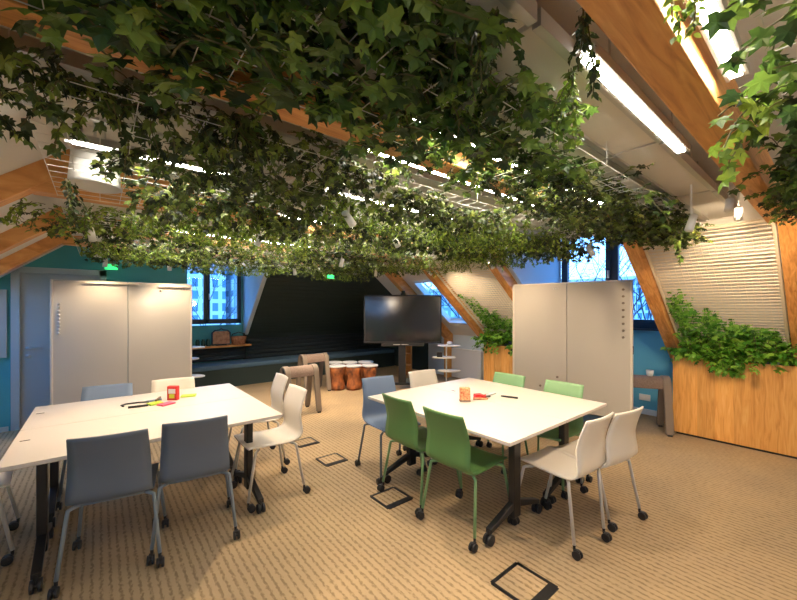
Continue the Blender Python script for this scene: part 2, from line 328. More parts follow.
# ------------------------------------------------------------------ planters and trellises
random.seed(4)
def leaf_into(bb_, p, t, n, s, kind):
    t = t.normalized(); b_ = n.cross(t)
    if b_.length < 1e-4: b_ = t.orthogonal()
    b_.normalize(); n = t.cross(b_)
    if kind == 'ivy':
        o = [(0, 0, 0), (.26, -.10, -.03), (.52, .06, -.12), (.34, .30, 0), (.56, .60, -.14), (.22, .60, 0), (0, 1.0, -.2), (-.22, .60, 0), (-.56, .60, -.14), (-.34, .30, 0), (-.52, .06, -.12), (-.26, -.10, -.03)]
        c = (0, .33, .07)
    elif kind == 'oval':
        o = [(0, 0, 0), (.24, .22, .03), (.27, .55, .03), (0, 1.0, -.12), (-.27, .55, .03), (-.24, .22, .03)]; c = (0, .45, -.02)
    else:
        o = [(0, 0, 0), (.16, .4, .0), (0, 1.0, -.1), (-.16, .4, .0)]; c = None
    P = [p + (b_ * u + t * v + n * w_) * s for u, v, w_ in o]; k = len(P)
    if c: P.append(p + (b_ * c[0] + t * c[1] + n * c[2]) * s); bb_.add(P, [(i, (i + 1) % k, k) for i in range(k)])
    else: bb_.add(P, [(0, 1, 2), (0, 2, 3)])
def rv(rng, a=1): return Vector((rng.uniform(-a, a), rng.uniform(-a, a), rng.uniform(-a, a)))
def vine(L, S, rng, p, d, n, step, s, kind, droop, zmin, spread=.35, pair=False, hang=.5):
    pts = [p.copy()]
    for i in range(n):
        d = (d + rv(rng, spread) + Vector((0, 0, -droop))).normalized()
        if p.z < zmin and d.z < 0: d.z *= -.2
        p = p + d * step; pts.append(p.copy())
        for q in ((-1, 1) if pair else (rng.choice((-1, 1)),)):
            side = d.cross(Vector((0, 0, 1))); side = side.normalized() if side.length > .1 else rv(rng).normalized()
            tt = side * q + d * .5 + rv(rng, .45) + Vector((0, 0, -hang))
            nn_ = Vector((0, 0, 1)) + rv(rng, .75) + side * q * .4
            leaf_into(L, p + rv(rng, s * .25), tt, nn_, s * rng.uniform(.6, 1.2), kind)
    S.tube(pts, .0022 + s * .012, 3, False)
def foliage_mesh(kind, lx, wy, drop, n_vines, seed, s):
    rng = random.Random(seed); L = B(); S = B()
    for i in range(n_vines):
        p = Vector((rng.uniform(-lx / 2, lx / 2), rng.gauss(0, .42) * wy / 2, -rng.uniform(0, drop * .45)))
        a = rng.uniform(0, 2 * pi); d = Vector((cos(a), sin(a) * .45, rng.uniform(-.5, .2)))
        lf = {'big': 'ivy', 'ivy': 'ivy', 'small': 'oval', 'fern': 'thin'}[kind]
        if kind == 'fern': vine(L, S, rng, p, d, 16, s * .42, s, lf, .12, -drop, .10, True, .2)
        elif kind == 'small': vine(L, S, rng, p, d, 14, s * .55, s, lf, .16, -drop, .22, True)
        else: vine(L, S, rng, p, d, 8, s * .55, s, lf, .09, -drop, .4, False)
    return L, S
LM = dict(big='ivyd', ivy='ivym', small='lime_leaf', fern='lime_leaf')
def planter(y0, y1, zt, label):
    t = thing('wooden_planter', (5.5, (y0 + y1) / 2, 0), label, 'planter'); h = (y1 - y0) / 2
    B().bb(0, .03, -h, h, .025, zt).build('front_panel', M['woodz'], t, bevel=.002)
    for q in (-1, 1): B().bb(.03, .6, q * h - .03 * (q > 0), q * h + .03 * (q < 0), .025, zt).build('side_panel', M['woodz'], t)
    B().bb(.02, .6, -h + .03, h - .03, 0, .03).build('plinth', M['black'], t)
    B().bb(.03, .58, -h + .03, h - .03, zt - .12, zt - .05).build('soil', M['soil'], t)
planter(.20, 1.32, .95, 'wide pine-board planter box full of ivy at the right edge')
planter(3.12, 4.2, .88, 'pine-board planter box half hidden behind the right whiteboard')
def trellis(y0, y1, label):
    xm = 4.98; t = thing('wire_trellis', sl(5.9, (y0 + y1) / 2, .10), label, 'trellis'); o = t.location.copy()
    ln = (5.9 - 4.38) * 1.28; h = (y1 - y0) / 2; f = B(); w_ = B()
    mid = sl(5.14, (y0 + y1) / 2, .10) - o
    for q in (-1, 1): f.box(mid + Vector((0, q * (h - .012), 0)), (ln, .024, .024), RS)
    for a in (4.38, 5.9): f.box(sl(a, (y0 + y1) / 2, .10) - o, (.024, 2 * h, .024), RS)
    f.build('trellis_frame', M['trel'], t)
    n = int(ln / .048)
    for i in range(1, n):
        x = 4.38 + (5.9 - 4.38) * i / n; c = sl(x, (y0 + y1) / 2, .10) - o; w_.tube([c - Vector((0, h - .01, 0)), c + Vector((0, h - .01, 0))], .008, 4, False)
    k = int(2 * h / .05)
    for i in range(1, k):
        y = -h + 2 * h * i / k; w_.tube([sl(4.38, (y0 + y1) / 2 + y, .108) - o, sl(5.9, (y0 + y1) / 2 + y, .108) - o], .002, 4, False)
    w_.build('wire_mesh', M['trel'], t)
trellis(.34, 1.32, 'cream wire trellis on the sloping roof above the right-hand planter')
trellis(3.28, 4.44, 'cream wire trellis on the sloping roof behind the right whiteboard')
def planter_ivy(y0, y1, zt, seed, label, climb):
    rng = random.Random(seed); L = B(); S = B()
    for i in range(190):
        y = rng.uniform(y0 + .04, y1 - .04); p = Vector((rng.uniform(5.52, 5.85), y, zt - .02 + rng.uniform(0, .10)))
        if rng.random() < .4: p.x = 5.56; d = Vector((-1, rng.uniform(-.6, .6), .5))
        else: d = Vector((rng.uniform(-.8, .5), rng.uniform(-1, 1), 1))
        vine(L, S, rng, p, d, rng.randint(4, 8), .040, .076, 'ivy', .10, zt - .10, .35)
    for i in range(climb):
        y = rng.uniform(y0 + .05, y1 - .05); f = (y - y0) / (y1 - y0)
        top = 5.72 - (.12 + .75 * f ** 2) * rng.uniform(.4, 1) * 1.0
        x = 5.75; 
        while x > top:
            pp = sl(x, y, .07 + rng.uniform(0, .04)); leaf_into(L, pp, Vector((-.2, rng.uniform(-1, 1), rng.uniform(-.8, .6))), Vector((-.7, rng.uniform(-.5, .5), .6)), rng.uniform(.035, .06), 'ivy'); 
            leaf_into(L, pp + rv(rng, .03), rv(rng), Vector((-.7, 0, .6)), rng.uniform(.035, .06), 'ivy')
            x -= .028; y += rng.uniform(-.02, .02)
    for k in range(5):    # strands hanging over the front
        y = rng.uniform(y0 + .15, y1 - .15)
        for j in range(6): leaf_into(L, Vector((5.475 - .004 * j, y + .03 * sin(j * 2), zt - .02 - j * .028)), Vector((-.3, rng.uniform(-.6, .6), -1)), Vector((-1, 0, .3)), .05, 'ivy')
    c = Vector((5.5, (y0 + y1) / 2, zt)); L.v = [tuple(Vector(v) - c) for v in L.v]; S.v = [tuple(Vector(v) - c) for v in S.v]
    t = thing('planter_ivy', c, label, 'plant'); L.build('ivy_leaves', M['pivy'], t, fixn=False); S.build('vine_stems', M['stem'], t, fixn=False)
planter_ivy(.34, 1.30, .97, 5, 'bright green ivy filling the right-hand planter and climbing its trellis', 70)
planter_ivy(3.3, 4.3, .92, 8, 'bright green ivy filling the planter beside the right whiteboard', 70)
# ------------------------------------------------------------------ ceiling fittings
def cpanel(x0, x1, y0, y1, z, label):
    t = thing('ceiling_panel', ((x0 + x1) / 2, (y0 + y1) / 2, z), label, 'ceiling panel', group='white ceiling panels'); a, b_ = (x1 - x0) / 2, (y1 - y0) / 2
    B().bb(-a, a, -b_ + .028, b_ - .028, 0, .03).build('panel_board', M['plaster'], t, bevel=.002)
    f = B(); f.bb(-a, a, -b_, -b_ + .028, -.012, .04); f.bb(-a, a, b_ - .028, b_, -.012, .04); f.build('edge_rail', M['alu'], t)
    h = B()
    for q in (-.8, .8): h.tube([(a * q, 0, .03), (a * q, 0, ZC - z)], .004, 5)
    h.build('hanger_rod', M['alu'], t)
prow = [(.66, .25, 'beside the near linear lights'), (.96, .34, 'in the second line from the camera'), (1.82, .42, 'beyond the second wooden beam'), (2.62, .5, 'in the middle of the room'), (3.85, .6, 'beyond the third wooden beam'), (5.05, .6, 'beyond the fourth wooden beam')]
for (yc, wd, where) in prow:
    xs = [.5, 1.4, 2.3, 3.3, 4.3] if yc == 2.62 else [-.25, .95, 2.1, 3.25, 4.3]
    for i in range(4):
        cpanel(xs[i] + .01, xs[i + 1] - .01, yc - wd / 2, yc + wd / 2, 2.36, 'white ceiling panel %s, %s' % (where, ['leftmost of four', 'second from the left of four', 'third from the left of four', 'rightmost of four'][i]))
def linear(x0, x1, y, label):
    t = thing('linear_light', ((x0 + x1) / 2, y, 2.33), label, 'ceiling light'); a = (x1 - x0) / 2
    h = B(); h.bb(-a - .03, a + .03, -.030, -.020, .005, .03); h.bb(-a - .03, a + .03, .020, .030, .005, .03); h.bb(-a - .03, a + .03, -.030, .030, .03, .04)
    for q in (-.7, .7): h.tube([(a * q, 0, .035), (a * q, 0, ZC - 2.33)], .004, 5)
    h.build('light_housing', M['alu'], t); B().bb(-a, a, -.015, .015, .0, .03).build('diffuser', M['emit'], t)
linear(1.20, 2.25, .505, 'long bright linear light beside the knotty beam, nearest white panels')
linear(1.0, 1.66, .222, 'bright linear light at the top right behind the knotty beam')
linear(1.0, 2.9, 1.14, 'bright linear light on the near side of the second beam')
linear(1.0, 2.6, 1.48, 'bright linear light on the far side of the second beam')
linear(1.2, 2.6, 2.18, 'short glimpsed linear light among leaves at mid ceiling')
linear(1.2, 3.2, 3.02, 'linear light hidden in foliage before the third beam')
linear(.3, 2.2, 4.32, 'linear light hidden in foliage before the fourth beam')
linear(.2, 3.4, 3.4, 'linear light hidden in foliage beyond the third beam')
linear(.2, 3.6, 4.74, 'linear light hidden in foliage beyond the fourth beam')
linear(.2, 3.6, 5.85, 'linear light in the last line before the alcove')
linear(-.1, .7, 2.3, 'linear light among leaves over the left table')
# wire racks
def rack(x0, x1, y0, y1, z, label):
    t = tag(B().build('wire_rack', M['white'], loc=(x0, y0, z)) if False else None, '', '') if False else None
    b_ = B(); nx = int((x1 - x0) / .1); ny = max(2, int((y1 - y0) / .1))
    for i in range(nx + 1): x = (x1 - x0) * i / nx; b_.tube([(x, 0, 0), (x, y1 - y0, 0)], .0017, 4, False)
    for j in range(ny + 1): y = (y1 - y0) * j / ny; b_.tube([(0, y, .004), (x1 - x0, y, .004)], .0017, 4, False)
    for x in (0, (x1 - x0) / 2, x1 - x0): b_.tube([(x, 0, 0), (x, 0, ZC - z)], .002, 4, False)
    tag(b_.build('wire_rack', M['white'], loc=(x0, y0, z)), label, 'wire rack')
rack(-.2, 4.0, .72, 1.18, 2.24, 'white wire rack carrying foliage between first and second beams')
rack(-.2, 4.0, 1.5, 3.05, 2.24, 'white wire rack carrying foliage between second and third beams')
rack(-.2, 4.1, 3.35, 4.4, 2.24, 'white wire rack carrying foliage between third and fourth beams')
rack(-.2, 4.1, 4.65, 6.4, 2.24, 'white wire rack carrying foliage beyond the fourth beam')
rack(1.2, 3.9, -.32, .12, 2.24, 'white wire rack carrying foliage at the top right corner')
# ------------------------------------------------------------------ foliage
VAR = {}
for kind, s, n_, wy, dr, nv in (('big', .062, 54, .36, .15, 3), ('ivy', .043, 88, .46, .18, 3), ('small', .032, 58, .38, .19, 2), ('fern', .036, 50, .38, .20, 2)):
    VAR[kind] = []
    for q in range(nv):
        L, S = foliage_mesh(kind, 1.0, wy, dr, n_, 11 + q * 7 + len(kind), s)
        VAR[kind].append((L.build('leaves', M[LM[kind]], fixn=False), S.build('vine_stems', M['stem'], fixn=False)))
KN = dict(big='large-leaved dark ivy', ivy='small-leaved dark ivy', small='fresh green small-leaved creeper', fern='feathery bright green fern')
rng = random.Random(21)
rows = [   # y, z, x0, x1, kinds, phrase
    (.80, 2.33, -.15, 1.35, ['big', 'big'], 'in the row nearest the camera'),
    (.95, 2.30, -.3, 3.9, ['big', 'big', 'ivy', 'ivy'], 'just before the second beam'),
    (1.14, 2.33, .1, 2.4, ['big', 'ivy'], 'close under the near linear light'),
    (1.02, 2.26, 2.3, 4.1, ['ivy', 'ivy'], 'in the dense patch before the right window'),
    (.86, 2.24, 3.1, 4.1, ['ivy'], 'nearest the right trellis'),
    (1.62, 2.32, -.35, 1.2, ['ivy', 'ivy'], 'just beyond the second beam'),
    (1.75, 2.26, 1.3, 4.0, ['ivy', 'small', 'ivy'], 'just beyond the second beam, right half'),
    (2.05, 2.29, .15, 4.0, ['ivy', 'small', 'small', 'ivy'], 'over the near edges of both tables'),
    (2.78, 2.31, .2, 4.1, ['small', 'fern', 'ivy', 'fern'], 'over the middle of the tables'),
    (3.5, 2.31, -.35, 4.1, ['small', 'small', 'ivy', 'fern'], 'just beyond the third beam'),
    (4.1, 2.31, -.3, 4.1, ['ivy', 'fern', 'ivy', 'fern'], 'just before the fourth beam'),
    (4.85, 2.29, -.2, 4.1, ['small', 'ivy', 'ivy', 'ivy'], 'just beyond the fourth beam'),
    (5.5, 2.31, .0, 4.1, ['ivy', 'fern', 'small', 'ivy'], 'in the last row but one'),
    (6.15, 2.31, .1, 4.1, ['ivy', 'small', 'ivy', 'fern'], 'in the last row before the alcove'),
    (.66, 2.34, -.3, .75, ['big'], 'directly above the camera front row'),
    (1.25, 2.27, 2.1, 3.9, ['ivy', 'ivy'], 'under the far part of the second beam'),
    (2.45, 2.27, .25, 4.0, ['ivy', 'ivy', 'ivy', 'small'], 'across the middle of the ceiling'),
    (-.06, 2.26, .95, 1.75, ['big'], 'at the very top right corner'),
    (.12, 2.30, 2.2, 4.1, ['big', 'ivy'], 'before the near rafter at the right edge'),
    (-.02, 2.26, 1.5, 3.2, ['big', 'big'], 'at the top right corner beyond the light'),
    (-.14, 2.2, 1.4, 3.4, ['big', 'ivy'], 'at the right edge of the picture'),
]
firsts = set()
for y, z, x0, x1, kinds, ph in rows:
    n = len(kinds); wseg = (x1 - x0) / n
    for i, k in enumerate(kinds):
        idx = rng.randrange(len(VAR[k])); lv, st = VAR[k][idx]
        pos = 'alone' if n == 1 else ['leftmost', 'second from the left', 'third from the left', 'fourth from the left'][i] if i < n - 1 else 'rightmost'
        if n == 1: pos = 'single clump'
        t = thing('hanging_ivy' if k in ('big', 'ivy') else ('hanging_creeper' if k == 'small' else 'hanging_fern'), (x0 + wseg * (i + .5), y + rng.uniform(-.04, .04), z), '%s %s, %s' % (KN[k], ph, pos), 'hanging plant', rz=rng.choice((0, pi)))
        t.scale = (wseg * 1.08, .85 if y < 1.3 else rng.uniform(.95, 1.15), .75 if y < 1.3 else rng.uniform(.9, 1.15))
        for o in (lv, st):
            if o.name in firsts: c = o.copy(); COL.objects.link(c)
            else: c = o; firsts.add(o.name)
            c.parent = t
for k in VAR:
    for pr in VAR[k]:
        for o in pr:
            if o.name not in firsts: bpy.data.objects.remove(o)
# single trailing sprigs
def sprig(x, y, z, n, s, kind, seed, label, m, d=(.1, 0, -1)):
    rng = random.Random(seed); L = B(); S = B()
    for q in range(5 if kind != 'ivy' else 2): vine(L, S, rng, Vector((rng.uniform(-.03, .03), rng.uniform(-.03, .03), 0)), Vector(d), max(4, n - q * 2), s * .55, s, kind, .25, -9, .3, kind != 'ivy')
    t = thing('trailing_sprig', (x, y, z), label, 'hanging plant'); L.build('leaves', M[m], t, fixn=False); S.build('vine_stems', M['stem'], t, fixn=False)
sprig(.78, .60, 2.34, 15, .030, 'oval', 1, 'small-leaved sprig dangling across the large white ceiling panel', 'ivym')
sprig(.98, .42, 2.34, 15, .026, 'oval', 2, 'thin sprig hanging over the near linear light', 'ivym')
sprig(1.20, .56, 2.33, 17, .026, 'oval', 3, 'yellow-green sprig hanging over the near end of the linear light', 'lime_leaf')
sprig(1.08, .24, 2.30, 9, .024, 'oval', 4, 'small yellow-green sprig dangling before the top right light', 'lime_leaf')
sprig(1.75, .10, 2.22, 9, .06, 'ivy', 5, 'ivy runner reaching left across the knotty beam', 'lime_leaf', (.2, 1, .2))
sprig(1.55, .12, 2.2, 7, .06, 'ivy', 9, 'short ivy runner in front of the top right light', 'lime_leaf', (-.2, .8, .1))
sprig(2.3, .72, 2.2, 8, .06, 'ivy', 6, 'dark ivy runner crossing the far end of the linear light', 'ivyd', (.3, -1, .1))
sprig(-.12, 2.5, 2.2, 15, .03, 'oval', 7, 'thin creeper sprig dangling in front of the big drum lamp', 'ivym')
sprig(3.75, .86, 2.15, 9, .05, 'ivy', 8, 'dark ivy runner dangling in front of the right trellis', 'ivyd', (.6, -.4, -.2))
# ------------------------------------------------------------------ drum lamps, track spots, exit signs
def spot(name, loc, target, power, ang, blend=.6, col=(1, .75, .48), size=.03):
    l = bpy.data.lights.new(name, 'SPOT'); l.energy = power; l.spot_size = radians(ang); l.spot_blend = blend; l.color = col; l.shadow_soft_size = .02
    o = bpy.data.objects.new(name, l); COL.objects.link(o); o.location = loc
    o.rotation_euler = (Vector(target) - Vector(loc)).to_track_quat('-Z', 'Y').to_euler(); return o
for (x, y), lb in zip([(-.02, 2.54), (-.01, 4.5), (.03, 5.95)], ['large white drum lamp hanging in the foliage above the left table', 'middle white drum lamp of the left line, smaller than the near one', 'farthest white drum lamp of the left line, by the door wall']):
    t = thing('drum_lamp', (x, y, 2.2), lb, 'ceiling lamp')
    B().lathe([(.105, .02), (.112, 0), (.118, .0), (.112, .02), (.10, .16), (.03, .19)], 32).build('lamp_shade', M['lampwhite'], t)
    B().tube([(0, 0, .18), (0, 0, ZC - 2.2)], .008).build('suspension_rod', M['lampwhite'], t)
SP = [  # x,y, target, power
    ((3.25, .47), (5.3, .9, 1.2), 80, 'pair member nearest the camera above the right trellis'),
    ((3.6, .47), (5.5, .8, .8), 60, 'second of the pair above the right trellis'),
    ((3.95, 2.9), (5.0, 2.6, .9), 60, 'before the right window'),
    ((3.3, 2.45), (2.6, 2.1, .7), 100, 'over the far edge of the right table'),
    ((1.9, 2.35), (2.3, 1.6, .5), 90, 'between the two tables'),
    ((1.2, 1.95), (1.9, .6, 0), 90, 'near the second beam, front middle'),
    ((1.0, 3.0), (.6, 3.4, .7), 100, 'over the right end of the left table'),
    ((-.05, 3.6), (.2, 3.2, .7), 70, 'over the left end of the left table'),
    ((.72, 5.72), (.80, 6.1, 1.2), 45, 'lighting the left whiteboard, right side'),
    ((.05, 5.72), (.0, 6.1, 1.3), 30, 'lighting the left whiteboard, left side'),
    ((2.3, 3.9), (2.0, 4.4, 0), 110, 'over the floor behind the tables'),
    ((3.4, 4.7), (3.7, 5.5, .0), 180, 'in front of the log stools'),
    ((2.3, 5.3), (2.7, 5.7, 0), 180, 'over the two saddle stools'),
    ((4.0, 4.1), (5.5, 3.8, .9), 80, 'facing the far planter'),
    ((3.7, 1.55), (4.0, .3, 0), 45, 'over the carpet before the right planter'),
    ((3.0, .62), (2.6, 1.0, .4), 70, 'over the near end of the right table'),
]
ZS = 2.11
for (x, y), tg, pw, lb in SP:
    ZS = 2.24 if y < .5 else 2.11
    t = thing('track_spotlight', (x, y, ZS), 'small white cylinder spotlight %s' % lb, 'spotlight'); dr = (Vector(tg) - Vector((x, y, ZS))).normalized()
    b_ = B(); b_.tube([-dr * .05, dr * .055, dr * .056, dr * .045], [.022, .025, .021, .020], 16); b_.build('lamp_head', M['lampwhite'], t)
    B().tube([dr * .044, dr * .047], .018, 16).build('lens', M['lens'], t)
    B().tube([(0, 0, .02), (0, 0, ZC - ZS)], .006).build('stem', M['lampwhite'], t)
    spot('spot_beam', Vector((x, y, ZS)) + dr * .07, tg, pw * .8, 110, .9)
for x, y, z, lb in ((3.28, 5.95, 2.13, 'small green exit sign glowing under the foliage near the alcove'), (.12, 6.45, 2.12, 'green exit sign half hidden in foliage above the door')):
    t = thing('exit_sign', (x, y, z), lb, 'exit sign'); B().bb(-.07, .07, -.012, .012, -.035, .035).build('sign_panel', M['exitg'], t, bevel=.003)
    B().tube([(0, 0, .05), (0, 0, ZC - z)], .005).build('suspension_rod', M['alu'], t)
for x, y, z, lb in ((-1.1, -.9, 1.75, 'added fill-light globe behind the viewer, left one'), (1.2, -1.7, 1.75, 'added fill-light globe behind the viewer, middle one'), (3.2, -1.6, 1.75, 'added fill-light globe behind the viewer, right one')):  # globes added behind the viewer to brighten the foliage from the front
    t = thing('added_fill_globe', (x, y, z), lb, 'fill light', group='added fill-light globes')
    B().lathe([(.13 * sin(pi * k / 12) + .001, -.13 * cos(pi * k / 12)) for k in range(13)], 24).build('globe_shade', M['globe'], t)
    B().tube([(0, 0, .12), (0, 0, ZC - z)], .005).build('cord', M['black'], t)
# ------------------------------------------------------------------ chairs
def make_chair(m, label):
    fm = {'slate': 'fr_slate', 'cream': 'fr_cream', 'green': 'lgreen', 'bluegrey': 'slate', 'lgreen': 'lgreen'}[m]
    t = thing('rolling_chair', (0, 0, 0), label, 'chair', group='rolling chairs around the tables')
    prof = [(.19, .448), (.16, .452), (.08, .447), (-.05, .438), (-.16, .437), (-.215, .450), (-.243, .48), (-.250, .53), (-.252, .60), (-.262, .68), (-.285, .76), (-.318, .845)]
    def cr4(a, b_, c, d, t): return tuple(.5 * (2 * b_[i] + (c[i] - a[i]) * t + (2 * a[i] - 5 * b_[i] + 4 * c[i] - d[i]) * t * t + (3 * b_[i] - a[i] - 3 * c[i] + d[i]) * t ** 3) for i in (0, 1))
    pp = prof; prof = []
    for j in range(len(pp) - 1):
        for t_ in (0, .33, .66): prof.append(cr4(pp[max(j - 1, 0)], pp[j], pp[j + 1], pp[min(j + 2, len(pp) - 1)], t_))
    prof.append(pp[-1]); N = 9; V = []
    for j, (y, z) in enumerate(prof):
        hw = .200 - (.020 * max(0, min(1, (z - .44) / .4)) if y < -.1 else 0)
        back = min(1, max(0, (z - .5) / .15))
        for i in range(N):
            u = -1 + 2 * i / (N - 1); V.append((u * hw, y + back * .022 * u * u - (0 if back else 0), z + (1 - back) * .012 * u * u))
    F = [(j * N + i, j * N + i + 1, (j + 1) * N + i + 1, (j + 1) * N + i) for j in range(len(prof) - 1) for i in range(N - 1)]
    b_ = B(); b_.add(V, F, True); o = b_.build('seat_shell', M[m], t, fixn=False)
    s = o.modifiers.new('thick', 'SOLIDIFY'); s.thickness = .011; s.offset = 0
    for sx in (-1, 1):
        for sy in (-1, 1):
            top = Vector((sx * .155, sy * .13 - .03, .425)); kn = Vector((sx * .20, sy * .165 - .025, .415)); ft = Vector((sx * .235, sy * .225 - .02, .075))
            q = [top, kn - Vector((sx * .015, sy * .008, -.006)), kn, kn + (ft - kn) * .06, ft]
            lg = B().tube(q, .0105, 10).build('leg', M[fm], t)
            c = B(); x, y = ft.x + sx * .004, ft.y - .022
            for e in (-1, 1): c.cyl((x + e * .013, y, .027), .027, .014, 'x', 18)
            c.cyl((x, y, .027), .010, .03, 'x', 10); c.tube([(ft.x, ft.y, .08), (ft.x, ft.y, .05), (x, y, .045)], .009, 8); c.box((x, y + .004, .048), (.022, .036, .016))
            c.build('castor', M['rubber'], lg, bevel=.002)
    B().tube([(-.155, -.16, .423), (.155, -.16, .423)], .008).build('under_frame', M[fm], t)
    B().tube([(-.155, .10, .423), (.155, .10, .423)], .008).build('under_frame', M[fm], t)
    return t
CH = [  # back-top centre x,y, facing deg (0 = +Y, -90 = +X, 90 = -X, 180 = -Y), mat, label
    (.035, 2.575, -10, 'slate', 'slate grey chair on castors at near side of left table, left one'),
    (.465, 2.56, -9, 'slate', 'slate grey chair on castors at near side of left table, right one'),
    (.06, 4.27, 172, 'bluegrey', 'blue-grey chair at far side of left table before the whiteboard'),
    (.57, 4.25, 174, 'cream', 'white chair at far side of left table, right of the blue-grey one'),
    (-.95, 3.40, -86, 'cream', 'white chair at the left end of the left table, cut by picture edge'),
    (1.39, 3.08, 90, 'cream', 'white chair at the right end of the left table, nearer one'),
    (1.50, 3.72, 86, 'cream', 'white chair at the right end of the left table, farther one'),
    (1.785, 2.23, -90, 'green', 'green chair at the near-left side of right table, farther one'),
    (1.775, 1.72, -88, 'green', 'green chair at the near-left side of right table, nearest the camera'),
    (2.20, 3.03, 172, 'bluegrey', 'blue-grey chair at the far left end of the right table'),
    (2.81, 3.02, 172, 'cream', 'white chair at far end of right table before the screen stand'),
    (3.40, 2.24, 92, 'lgreen', 'light green chair at far side of right table, beside the planter'),
    (3.42, 1.66, 90, 'lgreen', 'light green chair at far side of right table, before the whiteboard'),
    (2.51, .965, -3, 'cream', 'white chair at near end of right table, nearest the camera'),
    (2.83, .90, -8, 'cream', 'white chair at near end of right table, half behind another white chair'),
]
proto = {}
for x, y, a, mm, lb in CH:
    if mm not in proto: o = make_chair(mm, lb); proto[mm] = o
    else: o = copy_tree(proto[mm]); o['label'] = lb
    r = radians(a); o.rotation_euler = (0, 0, r); o.location = (x + .318 * -sin(r), y + .318 * cos(r), 0)
# ------------------------------------------------------------------ tables
def make_table(cx, cy, L, W, rz, label, holes=(), ins=.20):
    t = thing('folding_table', (cx, cy, 0), label, 'table', rz=rz, group='white folding tables pushed together')
    B().bb(-L / 2, L / 2, -W / 2, W / 2, .717, .737).build('tabletop', M['floorwhite'], t, bevel=.002)
    e = B(); e.bb(-L / 2 + .004, L / 2 - .004, -W / 2 + .004, W / 2 - .004, .7125, .717); e.build('edge_banding', M['edge'], t)
    for q in (-1, 1):
        x = q * (L / 2 - ins)
        lg = B().box((x, 0, .39), (.05, .085, .62)); lg.box((x, 0, .695), (.06, .42, .03)); lgo = lg.build('leg', M['black'], t, bevel=.008)
        f = B()
        for s_ in (-1, 1): f.prism([(s_ * .02, .15), (s_ * .30, .075), (s_ * .30, .105), (s_ * .02, .20)][::s_], 'x', x - .022, x + .022)
        f.build('foot', M['black'], lgo, bevel=.004)
        for s_ in (-1, 1):
            c = B()
            for e_ in (-1, 1): c.cyl((x + e_ * .017, s_ * .295, .035), .035, .018, 'x', 20)
            c.cyl((x, s_ * .295, .035), .012, .04, 'x', 10); c.cyl((x, s_ * .29, .065), .014, .06, 'z', 12); c.build('castor', M['rubber'], lgo, bevel=.003)
    B().tube([(-(L / 2 - ins), 0, .62), (L / 2 - ins, 0, .62)], .018, 10).build('cross_bar', M['black'], t)
    for hx, hy in holes: B().box((hx, hy, .7375), (.045, .010, .003)).build('table_connector', M['black'], t)
    return t
make_table(.335, 3.08, 1.49, .74, 0, 'white folding table, near half of the left pair', [(-.69, .09)], .14)
make_table(.335, 3.825, 1.49, .74, 0, 'white folding table, far half of the left pair, with red box', [(-.69, .09)], .14)
make_table(2.262, 2.01, 1.50, .715, pi / 2, 'white folding table, near half of the right pair beside green chairs')
make_table(2.98, 2.01, 1.50, .715, pi / 2, 'white folding table, far half of the right pair', [(.4, .30)])
ZT = .738
def small(b_, name, m, loc, label, cat, rz=0, bevel=0, group=None):
    o = b_.build(name, M[m], loc=loc, bevel=bevel); o.rotation_euler = (0, 0, rz); return tag(o, label, cat, group)
VR = radians(50.57 - 90)     # facing the camera
t = thing('card_box', (.50, 3.74, ZT), 'red pen box with yellow front patch on the left table', 'box', rz=VR)
B().bb(-.045, .045, -.02, .02, 0, .125).build('box_body', M['red'], t, bevel=.006); B().bb(-.022, .022, -.023, -.02, .02, .055).build('front_patch', M['yellow'], t); B().bb(-.03, .03, -.022, -.02, .06, .10).build('label_patch', M['cup'], t)
small(B().bb(-.05, .05, -.04, .04, 0, .012), 'sticky_note_pad', 'lime', (.36, 3.68, ZT), 'lime sticky note pad left of the red box', 'sticky notes', .3, .002)
small(B().bb(-.055, .055, -.04, .04, 0, .012), 'sticky_note_pad', 'pink', (.43, 3.60, ZT), 'pink sticky note pad in front of the red box', 'sticky notes', .5, .002)
small(B().bb(-.06, .06, -.04, .04, 0, .012), 'sticky_note_pad', 'lime', (.63, 3.81, ZT), 'lime sticky note pad right of the red box', 'sticky notes', -.3, .002)
small(B().tube([(-.12, -.03, .008), (-.15, .01, .008), (-.13, .05, .008), (-.05, .07, .010), (.03, .06, .012)], .007, 8), 'charging_cable', 'rubber', (.27, 3.70, ZT), 'black bent cable lying on the left table', 'cable', -.4)
small(B().tube([(-.11, 0, .008), (.02, .03, .008)], .009, 8), 'marker_pen', 'rubber', (.28, 3.62, ZT), 'thick black marker pen lying in front of the cable', 'pen', -.3)
small(B().tube([(-.06, 0, .009), (.06, 0, .009)], .009, 8), 'marker_pen', 'bluegrey', (.36, 3.79, ZT), 'blue marker pen among the notes on the left table', 'pen', .2)
small(B().tube([(-.06, 0, .02), (.06, 0, .02)], .009, 8), 'marker_pen', 'taupe', (.39, 3.76, ZT + .004), 'brown marker pen next to the red box', 'pen', 1.2)
t = thing('card_box', (2.46, 2.08, ZT), 'orange and cream patterned card box standing on the right table', 'box', rz=VR)
B().bb(-.044, .044, -.025, .025, 0, .118).build('box_body', M['orange'], t, bevel=.003); B().bb(-.046, .046, -.027, .027, 0, .012).build('box_base', M['taupe'], t)
